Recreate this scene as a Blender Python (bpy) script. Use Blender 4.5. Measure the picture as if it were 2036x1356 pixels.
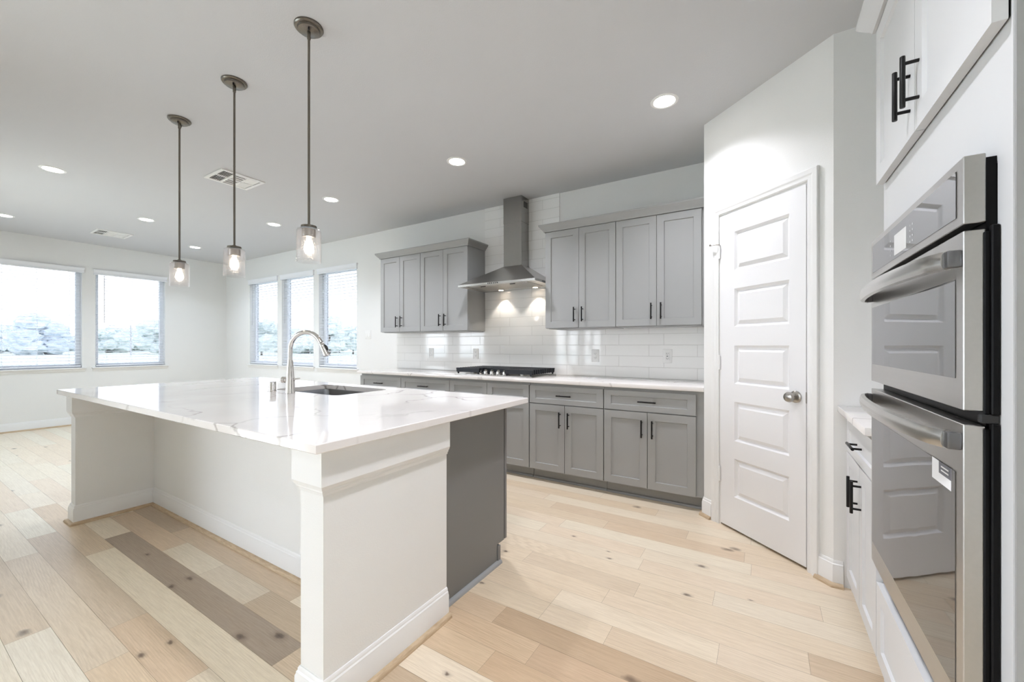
import bpy, bmesh, math, random
from mathutils import Vector, Matrix, noise
random.seed(7)
S = bpy.context.scene
C = S.collection
R = math.radians
for o in list(bpy.data.objects):
    bpy.data.objects.remove(o, do_unlink=True)

# ------------------------------------------------------------------ camera
EYE = 1.207
cd = bpy.data.cameras.new('camera')
cam = bpy.data.objects.new('camera', cd)
C.objects.link(cam)
cam.location = (0, 0, EYE)
cam.rotation_euler = (R(90), 0, R(31.6))
cd.sensor_width = 36
cd.lens = 36 * 811 / 2036
cd.shift_y = 8.6 / 2036
cd.clip_start = 0.02
cd.clip_end = 600
S.camera = cam

# ------------------------------------------------------------------ light and exposure
SKY = 8.2
DOWN = 9.3
S.view_settings.view_transform = 'Standard'
S.view_settings.look = 'None'
S.view_settings.exposure = 0.64
S.view_settings.gamma = 1
S.view_settings.use_curve_mapping = False
S.cycles.max_bounces = 10
S.cycles.diffuse_bounces = 6
S.cycles.glossy_bounces = 5
S.cycles.transparent_max_bounces = 24
S.cycles.caustics_reflective = False
S.cycles.caustics_refractive = False
S.cycles.sample_clamp_indirect = 6
S.cycles.use_denoising = True

w = bpy.data.worlds.new('overcast_sky')
S.world = w
w.use_nodes = True
wn, wl = w.node_tree.nodes, w.node_tree.links
bgn = wn['Background']
tc = wn.new('ShaderNodeTexCoord')
sx = wn.new('ShaderNodeSeparateXYZ')
rp = wn.new('ShaderNodeValToRGB')
wl.new(tc.outputs['Generated'], sx.inputs[0])
wl.new(sx.outputs['Z'], rp.inputs[0])
rp.color_ramp.elements[0].position = 0.0
rp.color_ramp.elements[0].color = (0.90, 0.935, 1.0, 1)
rp.color_ramp.elements[1].position = 0.6
rp.color_ramp.elements[1].color = (0.72, 0.81, 1.0, 1)
wl.new(rp.outputs[0], bgn.inputs['Color'])
bgn.inputs['Strength'].default_value = SKY


# ------------------------------------------------------------------ materials
def lin(c):
    return tuple(((v / 255) / 12.92 if v / 255 <= .04045 else ((v / 255 + .055) / 1.055) ** 2.4) for v in c) + (1,)


class Mat:
    def __init__(s, name, rgb=(200, 200, 200), rough=.5, metal=0., ior=1.45, **kw):
        s.m = bpy.data.materials.new(name)
        s.m.use_nodes = True
        s.n, s.l = s.m.node_tree.nodes, s.m.node_tree.links
        s.b = s.n['Principled BSDF']
        s.b.inputs['Base Color'].default_value = lin(rgb)
        s.b.inputs['Roughness'].default_value = rough
        s.b.inputs['Metallic'].default_value = metal
        s.b.inputs['IOR'].default_value = ior
        for k, v in kw.items():
            s.b.inputs[k.replace('_', ' ')].default_value = v
        s.tc = None

    def coord(s, kind='Object', scale=(1, 1, 1), loc=(0, 0, 0)):
        t = s.n.new('ShaderNodeTexCoord')
        mp = s.n.new('ShaderNodeMapping')
        mp.inputs['Scale'].default_value = scale
        mp.inputs['Location'].default_value = loc
        s.l.new(t.outputs[kind], mp.inputs[0])
        return mp.outputs[0]

    def noise(s, vec, scale=5, detail=2, rough=.5, dist=0):
        t = s.n.new('ShaderNodeTexNoise')
        t.inputs['Scale'].default_value = scale
        t.inputs['Detail'].default_value = detail
        t.inputs['Roughness'].default_value = rough
        t.inputs['Distortion'].default_value = dist
        s.l.new(vec, t.inputs['Vector'])
        return t.outputs['Fac']

    def ramp(s, fac, stops):
        r = s.n.new('ShaderNodeValToRGB')
        e = r.color_ramp.elements
        while len(e) < len(stops):
            e.new(.5)
        for i, (p, c) in enumerate(stops):
            e[i].position = p
            e[i].color = c if len(c) == 4 else tuple(c) + (1,)
        s.l.new(fac, r.inputs[0])
        return r.outputs[0]

    def bump(s, h, strength=.1, dist=.002):
        b = s.n.new('ShaderNodeBump')
        b.inputs['Strength'].default_value = strength
        b.inputs['Distance'].default_value = dist
        s.l.new(h, b.inputs['Height'])
        s.l.new(b.outputs[0], s.b.inputs['Normal'])

    def mix(s, fac, a, b, mode='MIX'):
        m = s.n.new('ShaderNodeMix')
        m.data_type = 'RGBA'
        m.blend_type = mode
        for inp, v in ((m.inputs[0], fac), (m.inputs[6], a), (m.inputs[7], b)):
            if hasattr(v, 'links'):
                s.l.new(v, inp)
            else:
                inp.default_value = v
        return m.outputs[2]

    def math(s, op, a, b=0.):
        m = s.n.new('ShaderNodeMath')
        m.operation = op
        for inp, v in ((m.inputs[0], a), (m.inputs[1], b)):
            if hasattr(v, 'links'):
                s.l.new(v, inp)
            else:
                inp.default_value = v
        return m.outputs[0]

    def color(s, sock):
        s.l.new(sock, s.b.inputs['Base Color'])


M = {}


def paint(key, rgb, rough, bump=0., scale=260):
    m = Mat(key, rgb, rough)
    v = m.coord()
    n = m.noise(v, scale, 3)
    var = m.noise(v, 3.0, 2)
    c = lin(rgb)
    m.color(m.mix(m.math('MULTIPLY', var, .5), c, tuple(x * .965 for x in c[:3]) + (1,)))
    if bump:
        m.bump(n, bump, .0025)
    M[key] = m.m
    return m


paint('wall_paint', (232, 232, 230), .62, .22, 190)
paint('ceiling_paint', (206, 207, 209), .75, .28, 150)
paint('trim_paint', (234, 234, 233), .32)
paint('door_paint', (235, 235, 236), .35)
paint('gray_cabinet', (161, 162, 161), .42, .03, 500)
paint('light_gray_cabinet', (214, 215, 216), .42, .03, 500)  # cabinet grey lightened: window light painted into the right-hand run
paint('island_gray', (122, 121, 120), .42, .03, 500)  # cabinet grey darkened: shade painted into the island cabinet
paint('cabinet_shoe', (150, 151, 151), .35)
paint('plate_plastic', (236, 236, 234), .3)
paint('slat_white', (236, 238, 242), .45)
paint('vinyl_white', (240, 242, 245), .4)
M['slot_dark'] = Mat('slot_dark', (40, 40, 40), .6).m
M['black_metal'] = Mat('black_metal', (22, 21, 21), .38, .4).m
M['cast_iron'] = Mat('cast_iron', (34, 36, 41), .42, .2).m
M['black_gap'] = Mat('black_enamel', (9, 9, 10), .5, 0, 1.25).m
M['chrome'] = Mat('chrome', (225, 222, 220), .06, 1).m


def brushed(key, rgb, rough, axis, amt=.12):
    m = Mat(key, rgb, rough, 1)
    sc = [40, 40, 40]
    sc[axis] = 1.2
    v = m.coord('Object', tuple(sc))
    n = m.noise(v, 3, 3, .5)
    c = lin(rgb)
    m.color(m.ramp(n, [(.3, tuple(x * (1 - amt) for x in c[:3])), (.7, c)]))
    M[key] = m.m


brushed('stainless_x', (184, 182, 179), .30, 0, .03)
brushed('stainless_z', (164, 163, 161), .20, 2, .03)
M['handle_steel'] = Mat('handle_steel', (198, 196, 192), .24, 1).m
M['mount_steel'] = Mat('mount_steel', (120, 120, 122), .45, 1).m
brushed('stainless_y', (205, 202, 197), .28, 0)
brushed('nickel', (128, 122, 113), .28, 2, .2)
brushed('satin_nickel', (178, 174, 168), .3, 0)
brushed('sink_steel', (160, 164, 170), .36, 0)

# oven glass: dark glass with a strong mirror coat
m = Mat('oven_glass', (26, 27, 30), .03, 0, 2.3)
v = m.coord()
m.bump(m.noise(v, 5, 1), .05, .01)
M['oven_glass'] = m.m

# quartz with soft taupe veins
m = Mat('quartz', (236, 232, 229), .07, 0, 1.5)
v = m.coord()
wrp = m.n.new('ShaderNodeTexNoise')
wrp.inputs['Scale'].default_value = 2.3
wrp.inputs['Detail'].default_value = 5
m.l.new(v, wrp.inputs['Vector'])
vm = m.n.new('ShaderNodeVectorMath')
vm.operation = 'MULTIPLY_ADD'
m.l.new(wrp.outputs['Color'], vm.inputs[0])
vm.inputs[1].default_value = (.55, .55, .55)
m.l.new(v, vm.inputs[2])
vo = m.n.new('ShaderNodeTexVoronoi')
vo.feature = 'DISTANCE_TO_EDGE'
vo.inputs['Scale'].default_value = 2.0
m.l.new(vm.outputs[0], vo.inputs['Vector'])
vein = m.ramp(vo.outputs['Distance'], [(0., (1, 1, 1)), (.009, (.8, .8, .8)), (.022, (0, 0, 0))])
msk = m.ramp(m.noise(v, 1.9, 2), [(.43, (0, 0, 0)), (.58, (1, 1, 1))])
vf = m.math('MULTIPLY', vein, msk)
cl = m.ramp(m.noise(v, 3.2, 4), [(.35, lin((238, 234, 231))), (.7, lin((230, 226, 223)))])
m.color(m.mix(m.math('MULTIPLY', vf, .72), cl, lin((140, 130, 124))))
M['quartz'] = m.m

# glossy subway tile
m = Mat('subway_tile', (236, 236, 234), .07, 0, 1.5)
v = m.coord('Object')
sp = m.n.new('ShaderNodeSeparateXYZ')
cb = m.n.new('ShaderNodeCombineXYZ')
m.l.new(v, sp.inputs[0])
m.l.new(m.math('ADD', sp.outputs['X'], 2.385 + .407 * 20), cb.inputs[0])
m.l.new(m.math('ADD', sp.outputs['Z'], -.905), cb.inputs[1])
br = m.n.new('ShaderNodeTexBrick')
br.inputs['Color1'].default_value = (1, 1, 1, 1)
br.inputs['Color2'].default_value = (.96, .96, .96, 1)
br.inputs['Mortar'].default_value = (0, 0, 0, 1)
br.inputs['Scale'].default_value = 1
br.inputs['Mortar Size'].default_value = .0021
br.inputs['Mortar Smooth'].default_value = .25
br.inputs['Brick Width'].default_value = .407
br.inputs['Row Height'].default_value = .1017
br.offset = .3194
br.offset_frequency = 2
m.l.new(cb.outputs[0], br.inputs['Vector'])
inv = m.math('SUBTRACT', 1., br.outputs['Fac'])
m.color(m.mix(br.outputs['Fac'], lin((242, 242, 240)), lin((212, 211, 208))))
m.l.new(m.math('MULTIPLY_ADD', br.outputs['Fac'], .5), m.b.inputs['Roughness'])
m.b.inputs['Roughness'].links[0].from_node.inputs[2].default_value = .06
m.bump(inv, .6, .0016)
M['subway_tile'] = m.m

KNOTS = [(-2.529, .924, .05), (-3.025, .902, .035), (-2.52, .845, .04), (-1.844, .849, .06), (-1.711, .937, .06), (-2.05, .684, .035), (-2.063, .598, .04),
         (-.312, 2.123, .038), (-.286, 2.442, .045), (-.741, 2.257, .03), (-1.019, 2.402, .028), (-1.283, 2.017, .03), (-1.218, 1.684, .03), (-.988, 1.151, .03), (-.05, 2.239, .02), (-.77, 2.33, .02)]
# oak planks: tone comes from the plank, grain and knots from its own coordinates
m = Mat('oak_planks', (210, 190, 165), .36, 0, 1.5, Coat_Weight=.22, Coat_Roughness=.24)
at = m.n.new('ShaderNodeVertexColor')
at.layer_name = 'tone'
uv = m.n.new('ShaderNodeUVMap')
uv.uv_map = 'UVMap'


def mapped(scale):
    mp = m.n.new('ShaderNodeMapping')
    mp.inputs['Scale'].default_value = scale
    m.l.new(uv.outputs[0], mp.inputs[0])
    return mp.outputs[0]


g1 = m.noise(mapped((1.6, 34, 1)), 4, 5, .62, .8)
g2 = m.noise(mapped((5, 160, 1)), 5, 3, .6)
wv = m.n.new('ShaderNodeTexWave')
wv.wave_type = 'RINGS'
wv.rings_direction = 'Z'
wv.inputs['Scale'].default_value = 7
wv.inputs['Distortion'].default_value = 6
wv.inputs['Detail'].default_value = 3
wv.inputs['Detail Scale'].default_value = 1.2
m.l.new(mapped((.55, 5.5, 1)), wv.inputs['Vector'])
cath = m.ramp(wv.outputs['Fac'], [(.35, (1, 1, 1)), (.8, (.91, .90, .885))])
gr = m.ramp(g1, [(.3, (.83, .80, .765)), (.62, (1.02, 1.02, 1.02))])
fine = m.ramp(g2, [(.3, (.90, .89, .87)), (.6, (1, 1, 1))])
c1 = m.mix(.8, at.outputs['Color'], gr, 'MULTIPLY')
c1 = m.mix(m.ramp(m.noise(mapped((.8, 3, 1)), 1.5, 1), [(.45, (0, 0, 0)), (.6, (.8, .8, .8))]), c1, m.mix(1., c1, cath, 'MULTIPLY'))
c1 = m.mix(.8, c1, fine, 'MULTIPLY')
kv = m.n.new('ShaderNodeTexVoronoi')
kv.voronoi_dimensions = '2D'
kv.inputs['Scale'].default_value = 1
kv.inputs['Randomness'].default_value = 1
wn2 = m.n.new('ShaderNodeTexNoise')
wn2.inputs['Scale'].default_value = 22
m.l.new(uv.outputs[0], wn2.inputs['Vector'])
vm = m.n.new('ShaderNodeVectorMath')
vm.operation = 'MULTIPLY_ADD'
m.l.new(wn2.outputs['Color'], vm.inputs[0])
vm.inputs[1].default_value = (.09, .05, 0)
m.l.new(mapped((2.0, 3.4, 1)), vm.inputs[2])
m.l.new(vm.outputs[0], kv.inputs['Vector'])
kn = m.ramp(kv.outputs['Distance'], [(.0, (1, 1, 1)), (.035, (.75, .75, .75)), (.085, (0, 0, 0))])
ks = m.n.new('ShaderNodeSeparateColor')
m.l.new(kv.outputs['Color'], ks.inputs[0])
kon = m.math('GREATER_THAN', ks.outputs[0], .80)
c1 = m.mix(m.math('MULTIPLY', kn, m.math('MULTIPLY', kon, .8)), c1, lin((88, 68, 54)))
oc = m.coord('Object', (1, 1.9, 1))
wk = m.n.new('ShaderNodeTexNoise')
wk.inputs['Scale'].default_value = 30
m.l.new(oc, wk.inputs['Vector'])
wo = m.n.new('ShaderNodeVectorMath')
wo.operation = 'MULTIPLY_ADD'
m.l.new(wk.outputs['Color'], wo.inputs[0])
wo.inputs[1].default_value = (.03, .03, 0)
m.l.new(oc, wo.inputs[2])
dist = None
for kx, ky, kr in KNOTS:
    vd = m.n.new('ShaderNodeVectorMath')
    vd.operation = 'DISTANCE'
    m.l.new(wo.outputs[0], vd.inputs[0])
    vd.inputs[1].default_value = (kx + .015, ky * 1.9 + .015, 0)
    dd_ = m.math('DIVIDE', vd.outputs['Value'], kr)
    dist = dd_ if dist is None else m.math('MINIMUM', dist, dd_)
c1 = m.mix(m.ramp(dist, [(0, (.9, .9, .9)), (.28, (.7, .7, .7)), (.5, (.22, .22, .22)), (1., (0, 0, 0))]), c1, lin((74, 52, 40)))
m.color(c1)
m.l.new(m.math('MULTIPLY_ADD', g2, .16), m.b.inputs['Roughness'])
m.b.inputs['Roughness'].links[0].from_node.inputs[2].default_value = .26
m.bump(m.math('ADD', g2, g1), .12, .0015)
M['oak_planks'] = m.m
M['plank_gap'] = Mat('plank_gap', (150, 134, 116), .8).m

m = Mat('oak_shoe', (196, 174, 144), .5)
v = m.coord('Object', (6, 6, 60))
m.color(m.ramp(m.noise(v, 3, 4, .6), [(.3, lin((176, 152, 122))), (.7, lin((206, 184, 154)))]))
M['oak_shoe'] = m.m


def emit(key, rgb, strength):
    m = Mat(key, rgb, .5)
    m.b.inputs['Emission Color'].default_value = lin(rgb)
    m.b.inputs['Emission Strength'].default_value = strength
    M[key] = m.m


emit('downlight_lens', (255, 252, 248), 18)
emit('bulb_glow', (255, 238, 220), 24)
emit('hood_lamp_lens', (255, 232, 205), 14)


def clear(key, tint, refl, seeds=0., haze=0.):
    mt = bpy.data.materials.new(key)
    mt.use_nodes = True
    n, l = mt.node_tree.nodes, mt.node_tree.links
    n.remove(n['Principled BSDF'])
    out = n['Material Output']
    t = n.new('ShaderNodeBsdfTransparent')
    t.inputs[0].default_value = tint
    g = n.new('ShaderNodeBsdfGlossy')
    g.inputs['Roughness'].default_value = .03
    f = n.new('ShaderNodeFresnel')
    f.inputs[0].default_value = refl
    mx = n.new('ShaderNodeMixShader')
    ge = n.new('ShaderNodeNewGeometry')
    ff = n.new('ShaderNodeMath')
    ff.operation = 'SUBTRACT'
    ff.use_clamp = True
    l.new(f.outputs[0], ff.inputs[0])
    l.new(ge.outputs['Backfacing'], ff.inputs[1])
    l.new(ff.outputs[0], mx.inputs[0])
    l.new(t.outputs[0], mx.inputs[1])
    l.new(g.outputs[0], mx.inputs[2])
    last = mx.outputs[0]
    if seeds:
        co = n.new('ShaderNodeTexCoord')
        vo = n.new('ShaderNodeTexVoronoi')
        vo.inputs['Scale'].default_value = 150
        l.new(co.outputs['Object'], vo.inputs['Vector'])
        rr = n.new('ShaderNodeValToRGB')
        rr.color_ramp.elements[0].position = .12
        rr.color_ramp.elements[0].color = (seeds, seeds, seeds, 1)
        rr.color_ramp.elements[1].position = .3
        rr.color_ramp.elements[1].color = (haze, haze, haze, 1)
        l.new(vo.outputs['Distance'], rr.inputs[0])
        bp = n.new('ShaderNodeBump')
        bp.inputs['Strength'].default_value = .6
        bp.inputs['Distance'].default_value = .002
        l.new(vo.outputs['Distance'], bp.inputs['Height'])
        l.new(bp.outputs[0], g.inputs['Normal'])
        df = n.new('ShaderNodeBsdfTranslucent')
        df.inputs[0].default_value = (.95, .94, .93, 1)
        m2 = n.new('ShaderNodeMixShader')
        l.new(rr.outputs[0], m2.inputs[0])
        l.new(last, m2.inputs[1])
        l.new(df.outputs[0], m2.inputs[2])
        last = m2.outputs[0]
    l.new(last, out.inputs[0])
    M[key] = mt


clear('window_glass', (.97, .98, .98, 1), 1.45)
clear('solar_glass', (.40, .40, .40, 1), 1.45)  # grey tint added to dim the sky behind the blinds
clear('seeded_glass', (.97, .96, .96, 1), 1.45, .12, .004)

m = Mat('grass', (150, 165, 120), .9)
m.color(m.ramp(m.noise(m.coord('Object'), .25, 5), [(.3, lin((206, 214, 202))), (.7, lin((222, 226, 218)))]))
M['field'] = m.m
for k, a, b in (('leaves_blue', (205, 214, 222), (226, 232, 238)), ('leaves_green', (210, 219, 218), (230, 236, 234))):  # distance haze painted into the pale foliage colours
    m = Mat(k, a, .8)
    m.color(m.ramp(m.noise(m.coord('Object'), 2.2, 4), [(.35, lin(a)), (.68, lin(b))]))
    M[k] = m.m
M['bark'] = Mat('bark', (110, 100, 92), .9).m
M['sticker_white'] = Mat('sticker_white', (240, 240, 242), .4).m
M['sticker_gray'] = Mat('sticker_gray', (98, 98, 106), .4).m
M['display_film'] = Mat('display_film', (214, 214, 212), .25).m
M['print_gray'] = Mat('print_gray', (190, 190, 192), .5).m


# ------------------------------------------------------------------ geometry helpers
def nb():
    return bmesh.new()


def box(bm, x0, x1, y0, y1, z0, z1, bev=0., seg=1):
    t = bmesh.new()
    bmesh.ops.create_cube(t, size=1)
    for v in t.verts:
        v.co = Vector(((x0 + x1) / 2 + v.co.x * (x1 - x0), (y0 + y1) / 2 + v.co.y * (y1 - y0), (z0 + z1) / 2 + v.co.z * (z1 - z0)))
    if bev:
        bmesh.ops.bevel(t, geom=t.edges[:], offset=bev, segments=seg, profile=.5, affect='EDGES')
    join(bm, t)
    return bm


def join(bm, t, mat=None):
    vm_ = {}
    for v in t.verts:
        vm_[v] = bm.verts.new(mat @ v.co if mat else v.co)
    for f in t.faces:
        try:
            bm.faces.new([vm_[v] for v in f.verts])
        except ValueError:
            pass
    t.free()


def lathe(bm, prof, seg=24, center=(0, 0, 0), axis='Z', cap=True):
    cx, cy, cz = center
    rings = []
    for r, h in prof:
        ring = []
        for i in range(seg):
            a = 2 * math.pi * i / seg
            c, s = r * math.cos(a), r * math.sin(a)
            p = {'Z': (c, s, h), 'Y': (c, h, s), 'X': (h, c, s)}[axis]
            ring.append(bm.verts.new((p[0] + cx, p[1] + cy, p[2] + cz)))
        rings.append(ring)
    for a, b in zip(rings, rings[1:]):
        for i in range(seg):
            bm.faces.new((a[i], a[(i + 1) % seg], b[(i + 1) % seg], b[i]))
    if cap:
        bm.faces.new(rings[0])
        bm.faces.new(rings[-1])
    return bm


def tube(bm, pts, rad, seg=12, cap=True):
    pts = [Vector(p) for p in pts]
    if not hasattr(rad, '__len__'):
        rad = [rad] * len(pts)
    d0 = (pts[1] - pts[0]).normalized()
    up = Vector((0, 0, 1)) if abs(d0.z) < .9 else Vector((1, 0, 0))
    n = d0.cross(up).normalized()
    rings = []
    for i, p in enumerate(pts):
        d = ((pts[min(i + 1, len(pts) - 1)] - p).normalized() + (p - pts[max(i - 1, 0)]).normalized()).normalized()
        n = (n - d * n.dot(d)).normalized()
        b = d.cross(n)
        rings.append([bm.verts.new(p + (n * math.cos(2 * math.pi * k / seg) + b * math.sin(2 * math.pi * k / seg)) * rad[i]) for k in range(seg)])
    for a, b in zip(rings, rings[1:]):
        for k in range(seg):
            bm.faces.new((a[k], a[(k + 1) % seg], b[(k + 1) % seg], b[k]))
    if cap:
        bm.faces.new(rings[0])
        bm.faces.new(rings[-1])
    return bm


def molding(bm, path, prof, mapper=lambda p, h: (p[0], p[1], h), side=1, closed=False):
    """prof: closed outline of (offset outwards, height), swept along a 2D path with mitred corners"""
    P = [Vector((p[0], p[1])) for p in path]
    n = len(P)
    rows = []
    for i in range(n):
        def seg_n(a, b):
            d = (b - a).normalized()
            return Vector((d.y, -d.x)) * side
        if closed:
            n1, n2 = seg_n(P[i - 1], P[i]), seg_n(P[i], P[(i + 1) % n])
        elif i == 0:
            n1 = n2 = seg_n(P[0], P[1])
        elif i == n - 1:
            n1 = n2 = seg_n(P[-2], P[-1])
        else:
            n1, n2 = seg_n(P[i - 1], P[i]), seg_n(P[i], P[i + 1])
        mt = (n1 + n2).normalized()
        mt = mt / max(.2, mt.dot(n1))
        rows.append([bm.verts.new(mapper(P[i] + mt * d, h)) for d, h in prof])
    k = len(prof)
    for i in range(n if closed else n - 1):
        a, b = rows[i], rows[(i + 1) % n]
        for j in range(k):
            bm.faces.new((a[j], a[(j + 1) % k], b[(j + 1) % k], b[j]))
    if not closed:
        bm.faces.new(rows[0])
        bm.faces.new(rows[-1])
    return bm


def prism(bm, poly, z0, z1, mapper=lambda x, y, z: (x, y, z)):
    a = [bm.verts.new(mapper(x, y, z0)) for x, y in poly]
    b = [bm.verts.new(mapper(x, y, z1)) for x, y in poly]
    n = len(poly)
    for i in range(n):
        bm.faces.new((a[i], a[(i + 1) % n], b[(i + 1) % n], b[i]))
    bm.faces.new(a)
    bm.faces.new(b)
    return bm


def obj(name, bm, mat, parent=None, smooth=35):
    bmesh.ops.recalc_face_normals(bm, faces=bm.faces[:])
    me = bpy.data.meshes.new(name)
    bm.to_mesh(me)
    bm.free()
    mats = mat if isinstance(mat, (list, tuple)) else [mat]
    for k in mats:
        me.materials.append(M[k])
    if smooth:
        for p in me.polygons:
            p.use_smooth = True
        me.set_sharp_from_angle(angle=R(smooth))
    o = bpy.data.objects.new(name, me)
    C.objects.link(o)
    if parent:
        o.parent = parent
    return o


def tag(o, label, cat, group=None, kind=None):
    o['label'] = label
    o['category'] = cat
    if group:
        o['group'] = group
    if kind:
        o['kind'] = kind
    return o


def thing(name, label, cat, loc=(0, 0, 0), rz=0., group=None):
    o = bpy.data.objects.new(name, None)
    o.empty_display_size = .05
    C.objects.link(o)
    o.location = loc
    o.rotation_euler = (0, 0, rz)
    return tag(o, label, cat, group)


def struct(name, bm, mat, label, cat, parent=None, smooth=35):
    o = obj(name, bm, mat, parent, smooth)
    if not parent:
        tag(o, label, cat, None, 'structure')
    return o


def copy_thing(root, loc, label, rz=None):
    r = root.copy()
    C.objects.link(r)
    r.location = loc
    r['label'] = label
    if rz is not None:
        r.rotation_euler = (0, 0, rz)
    for ch in list(root.children):
        c = ch.copy()
        C.objects.link(c)
        c.parent = r
        for g in list(ch.children):
            d = g.copy()
            C.objects.link(d)
            d.parent = c
    return r


# ------------------------------------------------------------------ room dimensions (metres, camera at the origin)
H = 2.775
XL, YB, XR, YN = -8.87, 3.84, .98, -3.4
C1, C2 = Vector((-.357, 3.19)), Vector((.303, 2.60))
WD = (C2 - C1).normalized()
PA = math.atan2(WD.y, WD.x)
PL = (C2 - C1).length
T = .16


def wall_holes(u0, u1, holes, mapper, z0=0., z1=H, t=T):
    """flat wall with rectangular holes; mapper(u, depth, z), depth 0 = room face"""
    us = sorted({u0, u1, *[h[0] for h in holes], *[h[1] for h in holes]})
    zs = sorted({z0, z1, *[h[2] for h in holes], *[h[3] for h in holes]})

    def hole(i, j):
        if not (0 <= i < len(us) - 1 and 0 <= j < len(zs) - 1):
            return True
        u, z = (us[i] + us[i + 1]) / 2, (zs[j] + zs[j + 1]) / 2
        return any(h[0] < u < h[1] and h[2] < z < h[3] for h in holes)
    bm = nb()
    cache = {}

    def V(i, j, k):
        if (i, j, k) not in cache:
            cache[(i, j, k)] = bm.verts.new(mapper(us[i], t * k, zs[j]))
        return cache[(i, j, k)]
    for i in range(len(us) - 1):
        for j in range(len(zs) - 1):
            if hole(i, j):
                continue
            for k in (0, 1):
                bm.faces.new((V(i, j, k), V(i + 1, j, k), V(i + 1, j + 1, k), V(i, j + 1, k)))
            for di, dj, a, b in ((-1, 0, (i, j), (i, j + 1)), (1, 0, (i + 1, j), (i + 1, j + 1)), (0, -1, (i, j), (i + 1, j)), (0, 1, (i, j + 1), (i + 1, j + 1))):
                if hole(i + di, j + dj):
                    bm.faces.new((V(*a, 0), V(*b, 0), V(*b, 1), V(*a, 1)))
    return bm


# floor: every plank of the oak floor is a quad with its own tone and grain
PW, PY0 = .1267, .453
PAL = [(232, 217, 195), (229, 213, 190), (234, 221, 201), (225, 208, 184), (231, 216, 194), (222, 205, 181), (233, 219, 200)]
SPEC = {3: [(-3.49, None), (-1.574, (148, 130, 112)), (9, (205, 182, 152))],
        2: [(-4.6, None), (-3.30, (208, 184, 152)), (-1.0, (226, 212, 186)), (9, None)],
        4: [(-3.9, None), (-3.0, (200, 174, 144)), (-2.526, (214, 202, 180)), (-2.06, (206, 192, 170)), (-.9, (182, 160, 132)), (9, None)],
        5: [(-4.4, None), (-3.24, (172, 150, 124)), (-1.9, (196, 172, 142)), (9, None)],
        1: [(-3.9, None), (-2.37, (200, 180, 154)), (-1.765, (207, 181, 150)), (-.5, (222, 208, 184)), (9, None)],
        0: [(-3.6, None), (-2.13, (214, 196, 170)), (-.9, (214, 190, 158)), (9, None)],
        -1: [(-4.04, None), (-2.6, (206, 186, 158)), (9, None)],
        7: [(-2, None), (-.767, (204, 176, 142)), (9, (190, 160, 128))],
        6: [(-2, None), (-.9, (206, 180, 146)), (9, (196, 166, 132))],
        8: [(-2, None), (-1.007, (202, 176, 144)), (.2, (182, 154, 122)), (9, None)],
        9: [(-2.2, None), (-.845, (216, 198, 168)), (-.55, (218, 200, 172)), (9, (208, 186, 156))],
        10: [(-2, None), (-.845, (212, 192, 162)), (-.15, (228, 214, 190)), (9, None)],
        11: [(-2, None), (-.645, (216, 198, 170)), (.15, (220, 202, 176)), (9, (188, 162, 130))],
        12: [(-2.3, None), (-1.147, (214, 196, 168)), (-.53, (202, 184, 158)), (9, (220, 203, 176))],
        13: [(-2.3, None), (-.2, (222, 206, 180)), (9, None)],
        17: [(-2.5, None), (-.9, (216, 196, 166)), (-.09, (206, 180, 148)), (9, (222, 204, 176))],
        18: [(-2.3, None), (-1.35, (220, 202, 174)), (-.41, (204, 180, 150)), (9, (220, 202, 174))],
        20: [(-2.3, None), (-.65, (214, 192, 160)), (9, (224, 208, 184))]}
bm = nb()
uvl = bm.loops.layers.uv.new('UVMap')
tl = bm.loops.layers.float_color.new('tone')


def wood(tone, y):
    t_ = [min(240, c * 1.04 + 4) for c in tone]
    k_ = .5 if y > 1.58 else .2
    t_ = [c * (1 - k_) + b * k_ for c, b in zip(t_, (229, 210, 184))]
    l_ = sum(t_) / 3
    return [c * .93 + l_ * .07 for c in t_]


def plank(x0, x1, y0, y1, tone):
    g = .0005
    vs = [bm.verts.new(p) for p in ((x0 + g, y0 + g, 0), (x1 - g, y0 + g, 0), (x1 - g, y1 - g, 0), (x0 + g, y1 - g, 0))]
    f = bm.faces.new(vs)
    ox, oy = random.uniform(0, 50), random.uniform(0, 50)
    for lp in f.loops:
        lp[uvl].uv = (lp.vert.co.x - x0 + ox, lp.vert.co.y - y0 + oy)
        lp[tl] = lin(wood(tone, y0))


r0, r1 = int((YN - PY0) / PW) - 1, int((YB - PY0) / PW) + 1
for k in range(r0, r1):
    y0, y1 = max(PY0 + PW * k, YN), min(PY0 + PW * (k + 1), YB)
    if y1 - y0 < .01:
        continue
    x = XL

    def rnd_to(xe):
        global x
        while x < xe - .01:
            L = random.uniform(.55, 1.9)
            e = x + L
            if xe - e < .35:
                e = xe
            plank(x, min(e, xe), y0, y1, random.choice(PAL))
            x = min(e, xe)
    if k in SPEC:
        first = True
        for xe, tone in SPEC[k]:
            xe = min(xe, XR)
            if tone is None:
                rnd_to(xe)
            else:
                plank(x, xe, y0, y1, tone)
                x = xe
    else:
        rnd_to(XR)
bmesh.ops.recalc_face_normals(bm, faces=bm.faces[:])
fl = struct('floor', bm, 'oak_planks', 'pale knotty oak plank floor', 'floor', smooth=0)
gp = obj('plank_gap', box(nb(), XL, XR, YN, YB, -.06, -.0012), 'plank_gap', fl, 0)

struct('ceiling', box(nb(), XL - T, XR + T, YN - T, YB + T, H, H + .12), 'ceiling_paint', 'flat textured light grey ceiling', 'ceiling', smooth=0)

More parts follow.
